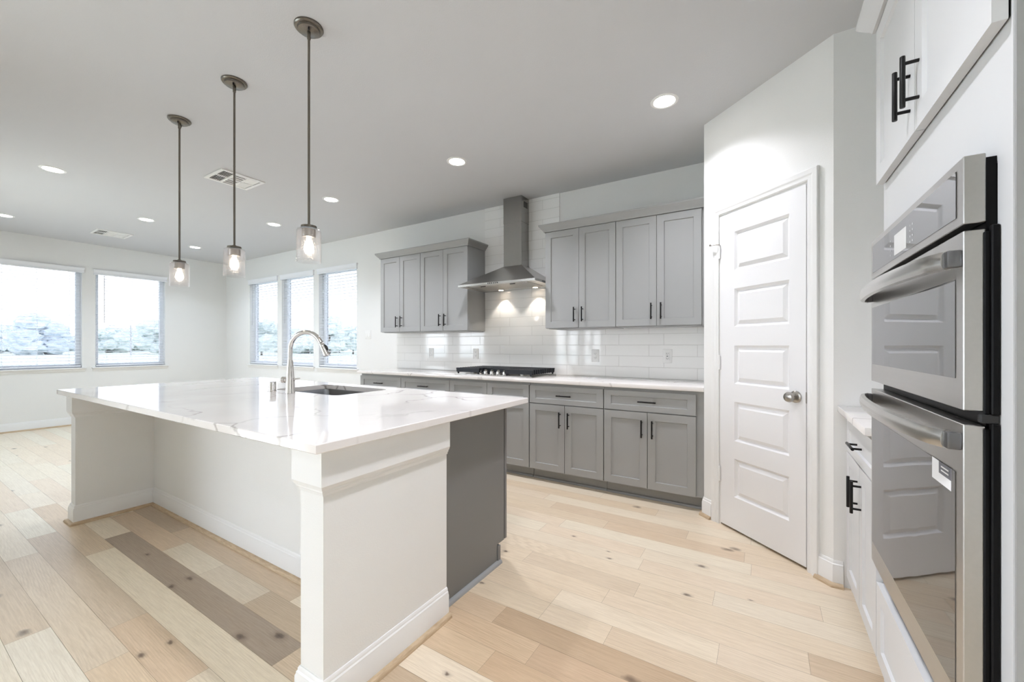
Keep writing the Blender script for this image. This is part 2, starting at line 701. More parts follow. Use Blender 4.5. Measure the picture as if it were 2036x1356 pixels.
WZ0, WZ1 = .868, 2.385
WL = [(.968, 1.867), (2.016, 2.886)]
WB = [(-7.99, -7.075), (-6.937, -6.041), (-5.898, -4.994)]
XP, YP = -3.7, .04      # unseen patio notch, added to let daylight onto the ovens: its corner
struct('wall_left', wall_holes(YP - T, YB + T, [(a, b, WZ0, WZ1) for a, b in WL], lambda u, d, z: (XL - d, u, z)), 'wall_paint', 'white wall with wide blind-covered windows', 'wall', smooth=0)
struct('wall_back', wall_holes(XL, XR + T, [(a, b, WZ0, WZ1) for a, b in WB], lambda u, d, z: (u, YB + d, z)), 'wall_paint', 'white wall behind the cooktop with three windows', 'wall', smooth=0)
GD = [('patio', 0, -3.25, -1.75), ('patio', 0, -1.65, -.15)]  # unseen glass doors, added as daylight sources
struct('wall_near', wall_holes(XP - T, XR + T, [(a, b, .08, 2.4) for k, _, a, b in GD if k == 'near'], lambda u, d, z: (u, YN - d, z)), 'wall_paint', 'white wall behind the viewer', 'wall', smooth=0)
struct('wall_patio', wall_holes(YN, YP, [(a, b, .08, 2.4) for k, _, a, b in GD if k == 'patio'], lambda u, d, z: (XP - d, u, z)), 'wall_paint', 'white wall with glass patio doors outside the picture', 'wall', smooth=0)
WV = [(-7.40, -6.55), (-6.30, -5.45)]
struct('wall_living', wall_holes(XL, XP - T, [(a, b, WZ0, WZ1) for a, b in WV], lambda u, d, z: (u, YP - d, z)), 'wall_paint', 'white long wall opposite the three windows', 'wall', smooth=0)
struct('wall_right', box(nb(), XR, XR + T, YN, YB, 0, H), 'wall_paint', 'white wall behind the tall oven cabinet', 'wall', smooth=0)

# pantry: return wall, angled door wall, and the wall beside the base cabinet
DX0, DX1, DZ = .150, .752, 2.078      # door opening along the angled wall
TP = .115


def pmap(u, d, z):
    n = Vector((-WD.y, WD.x))
    p = C1 + WD * u + n * d
    return (p.x, p.y, z)


bm = wall_holes(0, PL, [(DX0, DX1, -.001, DZ)], pmap, t=TP)
struct('wall_pantry', bm, 'wall_paint', 'white angled wall around the pantry door', 'wall', smooth=0)
struct('wall_pantry_return', box(nb(), C1.x, C1.x + TP, C1.y + .002, YB, 0, H), 'wall_paint', 'short white wall closing the counter end', 'wall', smooth=0)
struct('wall_corner', box(nb(), C2.x, XR, C2.y, C2.y + TP, 0, H), 'wall_paint', 'white wall between pantry corner and base cabinet', 'wall', smooth=0)

# baseboards and shoe moulding
BB = [(0, 0), (.014, 0), (.014, .095), (.011, .103), (.011, .108), (.007, .113), (.007, .120), (.003, .127), (0, .127)]
SH = [(0, 0), (.019, 0), (.0185, .006), (.015, .013), (.009, .0175), (0, .019)]


def off_prof(prof, o):
    return [(d + o, h) for d, h in prof]


def base_run(name, path, side, shoe='oak_shoe', label='', shoelab=''):
    b = struct(name, molding(nb(), path, BB, side=side), 'trim_paint', label, 'baseboard')
    obj('shoe_molding', molding(nb(), path, off_prof(SH, .014), side=side), shoe, b)
    return b


base_run('baseboard_left', [(XL, YP), (XL, YB)], 1, label='white baseboard along the window wall')
base_run('baseboard_back', [(XL + .03, YB), (-4.13, YB)], 1, label='white baseboard under the three windows')
base_run('baseboard_pantry_left', [(C1.x, C1.y + .03), (C1.x, C1.y), tuple(C1 + WD * .079)], 1, label='short white baseboard left of the pantry door')
base_run('baseboard_pantry_right', [tuple(C1 + WD * .806), (C2.x, C2.y), (.340, C2.y)], 1, label='short white baseboard right of the pantry door')


# ------------------------------------------------------------------ pantry door (local x along the wall, -y into the room)
def ring_panel(bm, x0, x1, z0, z1, steps):
    """nested rectangles; steps = (inset, y)"""
    rows = []
    for ins, y in steps:
        rows.append([bm.verts.new(p) for p in ((x0 + ins, y, z0 + ins), (x1 - ins, y, z0 + ins), (x1 - ins, y, z1 - ins), (x0 + ins, y, z1 - ins))])
    for a, b in zip(rows, rows[1:]):
        for i in range(4):
            bm.faces.new((a[i], a[(i + 1) % 4], b[(i + 1) % 4], b[i]))
    bm.faces.new(rows[-1])
    return rows


def panel_slab(bm, x0, x1, z0, z1, yf, yb, px0, px1, panels, steps):
    zs = [z0]
    for a, b in panels:
        zs += [a, b]
    zs.append(z1)
    q = lambda *p: bm.faces.new([bm.verts.new(c) for c in p])
    q((x0, yf, z0), (px0, yf, z0), (px0, yf, z1), (x0, yf, z1))
    q((px1, yf, z0), (x1, yf, z0), (x1, yf, z1), (px1, yf, z1))
    for i in range(0, len(zs), 2):
        q((px0, yf, zs[i]), (px1, yf, zs[i]), (px1, yf, zs[i + 1]), (px0, yf, zs[i + 1]))
    for a, b in panels:
        ring_panel(bm, px0, px1, a, b, [(s, yf + d) for s, d in steps])
    q((x0, yb, z0), (x0, yb, z1), (x1, yb, z1), (x1, yb, z0))
    q((x0, yf, z0), (x0, yf, z1), (x0, yb, z1), (x0, yb, z0))
    q((x1, yf, z0), (x1, yb, z0), (x1, yb, z1), (x1, yf, z1))
    q((x0, yf, z1), (x1, yf, z1), (x1, yb, z1), (x0, yb, z1))
    q((x0, yf, z0), (x0, yb, z0), (x1, yb, z0), (x1, yf, z0))
    bmesh.ops.remove_doubles(bm, verts=bm.verts[:], dist=.00005)
    return bm


dr = bpy.data.objects.new('door_1', None)
C.objects.link(dr)
dr.location = (C1.x, C1.y, 0)
dr.rotation_euler = (0, 0, PA)
tag(dr, 'white five-panel pantry door in the angled wall', 'door', None, 'structure')
PAN = [(.224, .472), (.587, .842), (.958, 1.206), (1.327, 1.575), (1.692, 1.944)]
obj('door_leaf', panel_slab(nb(), DX0 + .006, DX1 - .006, .016, DZ - .006, -.004, .031, .27, .65, PAN,
    [(0, 0), (.007, .007), (.014, .0135), (.018, .014), (.040, .002)]), 'door_paint', dr, 20)
bm = nb()
molding(bm, [(DX0 - .006, 0), (DX0 - .006, DZ + .006), (DX1 + .006, DZ + .006), (DX1 + .006, 0)],
        [(0, 0), (0, .009), (.006, .0125), (.012, .0105), (.020, .0105), (.028, .015), (.034, .018), (.056, .019), (.059, .016), (.059, 0)],
        mapper=lambda p, h: (p[0], -h, p[1]), side=-1)
obj('casing', bm, 'trim_paint', dr, 30)
bm = nb()
for a, b in ((DX0 - .0005, DX0 + .004), (DX1 - .004, DX1 + .0005)):
    box(bm, a, b, 0, TP, 0, DZ)
box(bm, DX0, DX1, 0, TP, DZ - .004, DZ)
box(bm, DX0, DX0 + .016, .034, .05, 0, DZ)
box(bm, DX1 - .016, DX1, .034, .05, 0, DZ)
obj('jamb', bm, 'trim_paint', dr)
for z in (.34, 1.089, 1.836):
    bm = nb()
    lathe(bm, [(.0065, z - .045), (.0065, z + .045)], 10, (DX0 + .001, -.0085, 0))
    lathe(bm, [(.003, z + .045), (.006, z + .048), (.004, z + .053)], 10, (DX0 + .001, -.0085, 0))
    box(bm, DX0 - .004, DX0 + .012, -.004, .0, z - .045, z + .045)
    obj('hinge', bm, 'plate_plastic', dr)
bm = nb()
tube(bm, [(DX0 + .003, -.014, 1.885), (DX0 - .012, -.03, 1.889), (DX0 - .035, -.045, 1.889)], .0035, 8)
lathe(bm, [(.007, -.006), (.008, 0), (.007, .006)], 10, (DX0 - .038, -.047, 1.889), 'X')
tube(bm, [(DX0 + .003, -.014, 1.885), (DX0 + .022, -.03, 1.884)], .003, 8)
obj('hinge_stop', bm, 'satin_nickel', dr)
bm = nb()
lathe(bm, [(.033, -.004), (.033, -.010), (.026, -.014), (.012, -.016), (.011, -.032), (.018, -.038), (.026, -.047), (.028, -.057), (.024, -.067), (.013, -.072), (.001, -.073)], 28, (.690, 0, .924), 'Y')
obj('door_knob', bm, 'satin_nickel', dr)
obj('latch_plate', box(nb(), DX1 - .0075, DX1 - .0035, -.0045, .02, .895, .955), 'satin_nickel', dr)


# ------------------------------------------------------------------ windows and blinds (local x along the wall, +y outside)
def window(name, wdt, loc, rz, label, glass='solar_glass'):
    r = bpy.data.objects.new(name, None)
    C.objects.link(r)
    r.location = loc
    r.rotation_euler = (0, 0, rz)
    tag(r, label, 'window', None, 'structure')
    hw = wdt / 2
    z0, z1 = WZ0, WZ1
    bm = nb()
    f = .05
    for a in ((-hw, -hw + f, z0, z1), (hw - f, hw, z0, z1), (-hw + f, hw - f, z0, z0 + f), (-hw + f, hw - f, z1 - f, z1)):
        box(bm, a[0], a[1], .085, .135, a[2], a[3], .003)
    obj('window_frame', bm, 'vinyl_white', r)
    obj('glass_pane', box(nb(), -hw + f, hw - f, .108, .112, z0 + f, z1 - f), glass, r, 0)
    bm = nb()
    box(bm, -hw - .045, hw + .045, -.034, 0, z0 - .019, z0, .004, 2)
    box(bm, -hw, hw, -.002, .085, z0 - .019, z0 + .0005)
    obj('window_sill', bm, 'trim_paint', r)
    pr = [(0, -.019), (.018, -.019), (.016, -.026), (.011, -.032), (.011, -.05), (.006, -.058), (.004, -.064), (0, -.064)]
    bm = nb()
    molding(bm, [(-hw - .03, 0), (hw + .03, 0)], [(d, z0 + h) for d, h in pr], side=1)
    obj('apron', bm, 'trim_paint', r)
    return r


def blind(wdt, loc, rz, label, wand_x):
    hw = wdt / 2
    t = thing('window_blind', label, 'blind', loc, rz, 'white slatted window blinds')
    zt = WZ1 - .075
    bm = nb()
    vp = [(0, 0), (.010, 0), (.012, .012), (.008, .02), (.008, .055), (.014, .066), (.016, .082), (0, .082)]
    y0 = .012
    molding(bm, [(-hw - .012, .0), (-hw - .012, -y0), (hw + .012, -y0), (hw + .012, .0)],
            [(d, zt + h) for d, h in vp], side=1)
    obj('valance', bm, 'slat_white', t, 30)
    obj('head_rail', box(nb(), -hw + .006, hw - .006, .006, .06, zt + .02, zt + .07), 'slat_white', t)
    bm = nb()
    zb = WZ0 + .06
    n = int((zt - .01 - zb) / .0445)
    for i in range(n + 1):
        z = zb + (zt - .01 - zb) * i / n
        tilt = .002
        vs = [(.012, z - tilt), (.036, z + .0018), (.062, z + tilt), (.062, z + tilt + .0028), (.036, z + .0046), (.012, z - tilt + .0028)]
        prism(bm, vs, -hw + .008, hw - .008, lambda a, b, c: (c, a, b))
    obj('slats', bm, 'slat_white', t, 30)
    obj('bottom_rail', box(nb(), -hw + .008, hw - .008, .01, .064, WZ0 + .014, WZ0 + .032, .003), 'slat_white', t)
    for cx in (-hw + .13, 0, hw - .13):
        bm = nb()
        for y in (.0105, .0635):
            tube(bm, [(cx, y, zb - .04), (cx, y, zt + .02)], .0011, 5)
        obj('ladder_cord', bm, 'slat_white', t)
    bm = nb()
    tube(bm, [(wand_x, -.004, zt + .0), (wand_x, -.008, zt - .05), (wand_x, -.008, zt - .74)], [.003, .0042, .0042], 8)
    obj('tilt_wand', bm, 'print_gray', t)
    return t


names = [('window_1', WL[0], 'L', 'window at the picture edge in the left wall'), ('window_2', WL[1], 'L', 'window nearer the corner in the left wall'),
         ('window_3', WB[0], 'B', 'back wall window nearest the corner'), ('window_4', WB[1], 'B', 'middle window of the back wall'),
         ('window_5', WB[2], 'B', 'back wall window beside the light switch')]
blab = ['white slatted blind on the window cut by the left photo edge', 'white slatted blind on left wall between wide window and room corner',
        'narrow looking white blind closest to the room corner on the back wall', 'white slatted blind in the middle of three behind the faucet',
        'white slatted blind closest to the light switch on the back wall']
for (nm, (a, b), wall, lab), bl in zip(names, blab):
    wdt = b - a
    if wall == 'L':
        loc, rz = (XL, (a + b) / 2, 0), R(90)
    else:
        loc, rz = ((a + b) / 2, YB, 0), 0
    window(nm, wdt, loc, rz, lab)
    blind(wdt, loc, rz, bl, -wdt / 2 + .1)
for i, (a, b) in enumerate(WV):
    window('window_%d' % (6 + i), b - a, ((a + b) / 2, YP, 0), R(180), 'window opposite the three blinds outside the picture', 'window_glass')
for i, (k, _, a, b) in enumerate(GD):
    r = bpy.data.objects.new('door_%d' % (2 + i), None)
    C.objects.link(r)
    r.location = ((a + b) / 2, YN, 0) if k == 'near' else (XP, (a + b) / 2, 0)
    r.rotation_euler = (0, 0, 0 if k == 'near' else R(-90))
    tag(r, 'wide glass patio door behind the viewer', 'door', None, 'structure')
    hw = (b - a) / 2
    bm = nb()
    for x0, x1, z0, z1 in ((-hw, -hw + .07, .08, 2.4), (hw - .07, hw, .08, 2.4), (-.05, .05, .08, 2.4), (-hw, hw, .08, .17), (-hw, hw, 2.32, 2.4)):
        box(bm, x0, x1, -.12, -.06, z0, z1)
    obj('door_frame', bm, 'vinyl_white', r)
    obj('glass_pane', box(nb(), -hw + .07, hw - .07, -.092, -.088, .17, 2.32), 'window_glass', r, 0)

# ------------------------------------------------------------------ backsplash
bm = nb()
box(bm, -4.163, C1.x, YB - .009, YB, .905, 1.372)
box(bm, -2.722, -1.784, YB - .009, YB, 1.372, H)
struct('wall_backsplash', bm, 'subway_tile', 'glossy white subway tile backsplash above the counter', 'wall tile', smooth=0)


# ------------------------------------------------------------------ cabinets (local x along the run, front at -y, floor at z=0)
def shaker(bm, x0, x1, z0, z1, yf, th=.02, rail=.057, rec=.009):
    panel_slab(bm, x0, x1, z0, z1, yf, yf + th, x0 + rail, x1 - rail, [(z0 + min(rail, (z1 - z0) * .27), z1 - min(rail, (z1 - z0) * .27))], [(0, 0), (.0035, rec), (.0037, rec)])
    return bm


def pull(name, parent, x, z, yf, vertical=True, L=.135):
    bm = nb()
    h = L / 2
    yb = yf - .032
    if vertical:
        lathe(bm, [(.0055, z - h), (.006, z - h + .001), (.006, z + h - .001), (.0055, z + h)], 14, (x, yb, 0))
        for s in (-.048, .048):
            lathe(bm, [(.0045, yb), (.0045, yf + .0005)], 10, (x, 0, z + s), 'Y')
    else:
        lathe(bm, [(.0055, x - h), (.006, x - h + .001), (.006, x + h - .001), (.0055, x + h)], 14, (0, yb, z), 'X')
        for s in (-.048, .048):
            lathe(bm, [(.0045, yb), (.0045, yf + .0005)], 10, (x + s, 0, z), 'Y')
    return obj(name, bm, 'black_metal', parent)


def base_cabinet(x0, x1, loc, rz, label, drawers=1, doors=2, depth=.61, pulls=True, filler=0., group=None, dz0=.107, toe=True, ends=(0, 0), dpull=True, mat='gray_cabinet'):
    """front of the carcass at local y = 0, doors in front of it; the back is at y = depth - .02"""
    t = thing('base_cabinet', label, 'cabinet', loc, rz, group)
    top = .872
    bm = nb()
    box(bm, x0 + .0004, x1 + filler - .0004, 0, depth - .03, dz0 - .004, top)
    obj('body', bm, mat, t)
    if toe:
        bm = nb()
        box(bm, x0 + .0004, x1 + filler - .0004, .07, .085, 0, dz0 - .004)
        obj('toe_kick', bm, mat, t)
        bm = nb()
        molding(bm, [(x0 + .0004, .07), (x1 + filler - .0004, .07)], SH, side=1)
        obj('shoe_molding', bm, 'cabinet_shoe', t)
    g = .0023
    yf = -.021
    wd = (x1 - x0) / max(1, drawers)
    for i in range(drawers):
        a, b = x0 + wd * i + g, x0 + wd * (i + 1) - g
        d = obj('drawer', shaker(nb(), a, b, .695, .849, yf), mat, t, 20)
        if pulls and dpull:
            pull('drawer_pull', d, (a + b) / 2, .772, yf, False)
    wd = (x1 - x0) / doors
    for i in range(doors):
        a, b = x0 + wd * i + g, x0 + wd * (i + 1) - g
        d = obj('door', shaker(nb(), a, b, dz0, .688, yf), mat, t, 20)
        if pulls:
            px_ = b - .037 if (i % 2 == 0) else a + .037
            pull('door_pull', d, px_, .565, yf)
    return t


YF = 3.231       # carcass front of the back run (doors stand at 3.21)
DEP = YB - YF + .02
g_ = 'grey shaker base cabinets under the long counter'
base_cabinet(-4.109, -3.425, (0, YF, 0), 0, 'grey base cabinet at the window end of the long counter', group=g_, depth=DEP)
base_cabinet(-3.423, -2.724, (0, YF, 0), 0, 'grey base cabinet with drawer just left of the one under the cooktop', group=g_, depth=DEP)
base_cabinet(-2.722, -1.795, (0, YF, 0), 0, 'grey base cabinet under the cooktop with two plain false drawer fronts', drawers=2, group=g_, depth=DEP, dpull=False)
base_cabinet(-1.790, -1.103, (0, YF, 0), 0, 'grey base cabinet with one drawer just right of the cooktop', group=g_, depth=DEP)
base_cabinet(-1.100, -.411, (0, YF, 0), 0, 'grey base cabinet next to the pantry door wall', group=g_, depth=DEP, filler=.052)


def wall_cabinet(x0, x1, label, filler=0.):
    t = thing('wall_cabinet', label, 'cabinet', (0, 3.531, 0), 0, 'grey shaker wall cabinets beside the hood')
    bm = nb()
    box(bm, x0 + .0004, x1 + filler - .0004, 0, YB - 3.531, 1.368, 2.30)
    obj('body', bm, 'gray_cabinet', t)
    bm = nb()
    box(bm, x0 + .02, x1 + filler - .02, .02, YB - 3.545, 1.363, 1.3685)
    obj('underside_panel', bm, 'gray_cabinet', t)
    g = .0018
    mid = (x0 + x1) / 2
    for i, (a, b) in enumerate(((x0 + g, mid - g), (mid + g, x1 - g))):
        d = obj('door', shaker(nb(), a, b, 1.372, 2.286, -.021), 'gray_cabinet', t, 20)
        pull('door_pull', d, b - .037 if i == 0 else a + .037, 1.492, -.021)
    return t


wall_cabinet(-4.104, -3.424, 'grey wall cabinet closest to the windows')
wall_cabinet(-3.421, -2.724, 'grey wall cabinet touching the left side of the range hood')
wall_cabinet(-1.783, -1.097, 'grey wall cabinet touching the right side of the range hood')
wall_cabinet(-1.095, -.409, 'grey wall cabinet next to the pantry door wall', .05)
CR = [(0, 2.290), (.010, 2.290), (.014, 2.300), (.026, 2.313), (.044, 2.335), (.050, 2.345), (.050, 2.356), (0, 2.356)]
bm = nb()
molding(bm, [(-4.104, YB - .011), (-4.104, 3.510), (-2.7235, 3.510), (-2.7235, YB - .011)], CR, side=1)
tag(obj('crown_molding', bm, 'gray_cabinet', None, 30), 'grey crown moulding on top of the wall cabinets left of the hood', 'crown moulding', 'grey crown mouldings')
bm = nb()
molding(bm, [(-1.784, YB - .001), (-1.784, 3.510), (-.358, 3.510)], CR, side=1)
tag(obj('crown_molding', bm, 'gray_cabinet', None, 30), 'grey crown moulding on top of the wall cabinets right of the hood', 'crown moulding', 'grey crown mouldings')


def slab(name, x0, x1, y0, y1, label, hole=None, zt=.905, th=.031):
    bm = nb()
    if hole is None:
        box(bm, x0, x1, y0, y1, zt - th, zt, .003, 2)
    else:
        hx0, hx1, hy0, hy1, hr = hole
        inner = []
        for cx, cy, a0 in ((hx1 - hr, hy1 - hr, 0), (hx0 + hr, hy1 - hr, 90), (hx0 + hr, hy0 + hr, 180), (hx1 - hr, hy0 + hr, 270)):
            for k in range(7):
                a = R(a0 + 15 * k)
                inner.append((cx + hr * math.cos(a), cy + hr * math.sin(a)))
        outer = [(x1, y1), (x0, y1), (x0, y0), (x1, y0)]
        rings = {}
        e = .003
        for nm, ins, z in (('t', e, zt), ('a', 0, zt - e), ('b', 0, zt - th + e), ('u', e, zt - th)):
            o = [bm.verts.new((x - ins * (1 if x == x1 else -1), y - ins * (1 if y == y1 else -1), z)) for x, y in outer]
            rings[nm] = o
        it = [bm.verts.new((x, y, zt)) for x, y in inner]
        iu = [bm.verts.new((x, y, zt - th)) for x, y in inner]
        for a, b in (('t', 'a'), ('a', 'b'), ('b', 'u')):
            for i in range(4):
                bm.faces.new((rings[a][i], rings[a][(i + 1) % 4], rings[b][(i + 1) % 4], rings[b][i]))
        n = len(inner)
        for i in range(n):
            bm.faces.new((it[i], it[(i + 1) % n], iu[(i + 1) % n], iu[i]))
        for O, I in ((rings['t'], it), (rings['u'], iu)):
            for q in range(4):
                a, b = q * 7, q * 7 + 6
                for k in range(a, b):
                    bm.faces.new((O[q], I[k], I[k + 1]))
                bm.faces.new((O[q], I[b], I[(b + 1) % n], O[(q + 1) % 4]))
    o = obj(name, bm, 'quartz', None, 30)
    return tag(o, label, 'countertop')


slab('countertop', -4.145, C1.x - .001, 3.19, YB - .0095, 'long white veined quartz countertop along the tiled back wall')

# ------------------------------------------------------------------ island
EX = -1.205      # face of the right end wall
t = thing('kitchen_island', 'white panelled island base with open knee space and end walls', 'island', (-2.6, 1.3, 0))
OX, OY = 2.6, -1.3


def sh(bm):
    bmesh.ops.translate(bm, verts=bm.verts[:], vec=(OX, OY, 0))
    return bm


U = [(-4.045, .80), (-3.95, .80), (-3.95, 1.22), (-1.33, 1.22), (-1.33, .80), (EX, .80), (EX, 1.40), (-4.045, 1.40)]
obj('knee_wall', sh(prism(nb(), U, 0, .874)), 'wall_paint', t, 0)
bm = nb()
pth = [(-4.045, 1.40)] + [(-4.045, .80), (-3.95, .80), (-3.95, 1.22), (-1.33, 1.22), (-1.33, .80), (EX, .80), (EX, 1.40)]
molding(bm, pth, BB, side=1)
obj('baseboard', sh(bm), 'trim_paint', t, 30)
bm = nb()
molding(bm, pth, off_prof(SH, .014), side=1)
obj('shoe_molding', sh(bm), 'oak_shoe', t, 30)
FR = [(0, .722), (.005, .722), (.007, .731), (.011, .735), (.011, .741), (.016, .745), (.018, .753), (.020, .757), (.020, .8735), (0, .8735)]
for p in ([(-1.33, 1.22), (-1.33, .80), (EX, .80), (EX, 1.40)], [(-4.045, 1.40), (-4.045, .80), (-3.95, .80), (-3.95, 1.22)]):
    obj('frieze_trim', sh(molding(nb(), p, FR, side=1)), 'trim_paint', t, 15)

t = thing('island_cabinet', 'dark looking grey sink cabinet forming the kitchen side of the island', 'cabinet', (-2.6, 1.68, 0))
OX, OY = 2.6, -1.68
GX = -1.25
bm = nb()
sc = [(1.4005, 0), (1.875, 0), (1.875, .107), (1.945, .107), (1.945, .872), (1.4005, .872)]
SX0, SX1, SY0, SY1 = -2.86, -2.18, 1.53, 1.935     # sink cutout


def yz(a, b, c):
    return (c, a, b)


bm = nb()
prism(bm, sc, -4.0, -3.98, yz)
prism(bm, sc, GX - .02, GX, yz)
box(bm, -3.98, GX - .02, 1.4005, 1.42, 0, .872)
box(bm, -3.98, GX - .02, 1.42, 1.945, .107, .125)
box(bm, -3.98, GX - .02, 1.93, 1.945, .125, .872)
box(bm, -3.98, GX - .02, 1.86, 1.875, 0, .107)
obj('body', sh(bm), 'island_gray', t)
bm = nb()
molding(bm, [(GX, 1.436), (GX, 1.90)], SH, side=1)
obj('shoe_molding', sh(bm), 'cabinet_shoe', t)
obj('toe_cover', sh(box(nb(), GX - .10, GX + .006, 1.876, 1.90, .0, .098)), 'island_gray', t)
xs = [-4.0, -3.46, -2.95, -2.52, -2.09, -1.67, -1.25]
for a, b in zip(xs, xs[1:]):
    bm = shaker(nb(), a + .002, b - .002, .107, .855, 0)
    for v in bm.verts:
        v.co.y = 1.9765 - v.co.y
    obj('door', sh(bm), 'island_gray', t, 20)

slab('island_countertop', -4.105, -1.155, .742, 2.055, 'large white veined quartz slab on top of the kitchen island', (SX0, SX1, SY0, SY1, .045))

# undermount sink
t = thing('kitchen_sink', 'undermount stainless steel sink set in the island slab', 'sink', ((SX0 + SX1) / 2, (SY0 + SY1) / 2, .66))
hx, hy = (SX1 - SX0) / 2, (SY1 - SY0) / 2


def rrect(hx, hy, r, z, n=6):
    o = []
    for cx, cy, a0 in ((hx - r, hy - r, 0), (-hx + r, hy - r, 90), (-hx + r, -hy + r, 180), (hx - r, -hy + r, 270)):
        for k in range(n + 1):
            a = R(a0 + 90 * k / n)
            o.append((cx + r * math.cos(a), cy + r * math.sin(a), z))
    return o


bm = nb()
L = [rrect(hx + .016, hy + .016, .05, .2125), rrect(hx + .003, hy + .003, .045, .2125), rrect(hx, hy, .045, .2), rrect(hx - .004, hy - .004, .045, .03), rrect(hx - .02, hy - .02, .045, .008), rrect(hx - .05, hy - .05, .03, .004),
     rrect(.05, .05, .049, .0)]
rows = [[bm.verts.new(p) for p in l] for l in L]
for a, b in zip(rows, rows[1:]):
    for i in range(len(a)):
        bm.faces.new((a[i], a[(i + 1) % len(a)], b[(i + 1) % len(a)], b[i]))
obj('basin', bm, 'sink_steel', t, 40)
obj('drain', lathe(nb(), [(.05, .0), (.045, .006), (.02, .002), (.001, .002)], 24), 'chrome', t)

# faucet
FX, FY = -2.534, 1.455
t = thing('kitchen_faucet', 'polished chrome gooseneck pull-down faucet beside the island sink', 'faucet', (FX, FY, .905))
bm = nb()
lathe(bm, [(.0285, 0), (.0285, .006), (.0275, .012), (.0265, .07), (.0225, .13), (.0165, .205), (.0155, .21)], 28)
obj('body', bm, 'chrome', t)
d = Vector((math.cos(R(24)), math.sin(R(24)), 0))
rc = .108
pts = [Vector((0, 0, .21)), Vector((0, 0, .25)), Vector((0, 0, .276))]
for k in range(1, 17):
    a = R(180 - 158 * k / 16)
    pts.append(d * (rc + rc * math.cos(a)) + Vector((0, 0, .276 + rc * math.sin(a))))
bm = nb()
tube(bm, pts, .0138, 20)
obj('spout', bm, 'chrome', t)
e = pts[-1]
dv = (pts[-1] - pts[-2]).normalized()
bm = nb()
tube(bm, [e + dv * .001, e + dv * .004, e + dv * .03, e + dv * .085, e + dv * .088], [.0138, .0155, .0165, .0205, .017], 20)
sp_ = obj('spray_head', bm, 'chrome', t)
bm = nb()
side_ = (d - dv * d.dot(dv)).normalized()
tube(bm, [e + dv * .02 + side_ * .015, e + dv * .032 + side_ * .021, e + dv * .05 + side_ * .023, e + dv * .06 + side_ * .019], [.004, .006, .006, .004], 10)
obj('spray_button', bm, 'slot_dark', sp_)
bm = nb()
hd = Vector((-math.cos(R(31)), -math.sin(R(31)), 0))
tube(bm, [hd * .015 + Vector((0, 0, .085)), hd * .034 + Vector((0, 0, .085))], .014, 16)
tube(bm, [hd * .034 + Vector((0, 0, .085)), hd * .05 + Vector((0, 0, .085))], [.0195, .0195], 20)
obj('handle_hub', bm, 'chrome', t)
bm = nb()
tube(bm, [-hd * .022 + Vector((0, 0, .088)), -hd * .04 + Vector((0, 0, .09)), -hd * .062 + Vector((0, 0, .094))], [.0065, .005, .004], 12)
obj('handle_lever', bm, 'chrome', t)

t = thing('sink_air_gap', 'short chrome cylinder cap standing left of the faucet', 'air gap', (-2.735, 1.452, .905))
obj('base_ring', lathe(nb(), [(.0265, 0), (.0265, .004), (.024, .006)], 24), 'chrome', t)
obj('cap', lathe(nb(), [(.0225, .004), (.0225, .06), (.021, .064), (.001, .065)], 24), 'chrome', t)

# ------------------------------------------------------------------ range hood
t = thing('range_hood', 'stainless steel chimney range hood over the cooktop', 'range hood', (-2.256, YB - .0095, 1.81))
OX, OY = 2.256, -(YB - .0095)
bm = nb()
box(bm, -2.366, -2.146, 3.676, YB - .0095, 2.03, 2.504)
bmesh.ops.translate(bm, verts=bm.verts[:], vec=(OX, OY, -1.81))
obj('lower_sleeve', bm, 'stainless_z', t, 0)


def put(name, bm, mat, parent, smooth=0):
    bmesh.ops.translate(bm, verts=bm.verts[:], vec=(OX, OY, -1.81))
    return obj(name, bm, mat, parent, smooth)


up = put('upper_sleeve', box(nb(), -2.368, -2.144, 3.674, YB - .0095, 2.504, H - .001), 'stainless_z', t)
bm = nb()
for i in range(7):
    z = 2.665 + i * .009
    box(bm, -2.1445, -2.1432, 3.72, 3.80, z, z + .006)
put('vent_slots', bm, 'slot_dark', up)
bm = nb()
x0, x1, y0, y1 = -2.71, -1.80, 3.33, YB - .0095
lo = [bm.verts.new(p) for p in ((x0, y0, 1.8335), (x1, y0, 1.8335), (x1, y1, 1.8335), (x0, y1, 1.8335))]
hi = [bm.verts.new(p) for p in ((-2.368, 3.674, 2.048), (-2.144, 3.674, 2.048), (-2.144, y1, 2.048), (-2.368, y1, 2.048))]
for i in range(4):
    bm.faces.new((lo[i], lo[(i + 1) % 4], hi[(i + 1) % 4], hi[i]))
bm.faces.new(hi)
put('canopy', bm, 'stainless_x', t)
bm = nb()
molding(bm, [(x0, y0), (x1, y0), (x1, y1), (x0, y1)], [(0, 1.812), (0, 1.8335), (-.012, 1.8335), (-.012, 1.812)], side=1, closed=True)
put('rim', bm, 'handle_steel', t)
bm = nb()
box(bm, x0 + .012, x1 - .012, y0 + .012, y1 - .012, 1.816, 1.830)
put('underside_panel', bm, 'stainless_y', t)
for a, b in ((-2.60, -2.262), (-2.252, -1.91)):
    bm = nb()
    box(bm, a, b, y0 + .05, y1 - .13, 1.811, 1.817, .002)
    for i in range(16):
        xx = a + .02 + (b - a - .04) * i / 15
        box(bm, xx - .004, xx + .004, y0 + .07, y1 - .15, 1.809, 1.8115)
    f_ = put('grease_filter', bm, 'stainless_y', t)
    bm = nb()
    box(bm, (a + b) / 2 - .03, (a + b) / 2 + .03, y0 + .055, y0 + .066, 1.804, 1.811, .002)
    put('filter_latch', bm, 'slot_dark', f_)
bm = nb()
for i in range(6):
    box(bm, -2.335 + i * .022, -2.323 + i * .022, y0 - .0025, y0 + .002, 1.8185, 1.8275, .001)
put('control_buttons', bm, 'slot_dark', t)
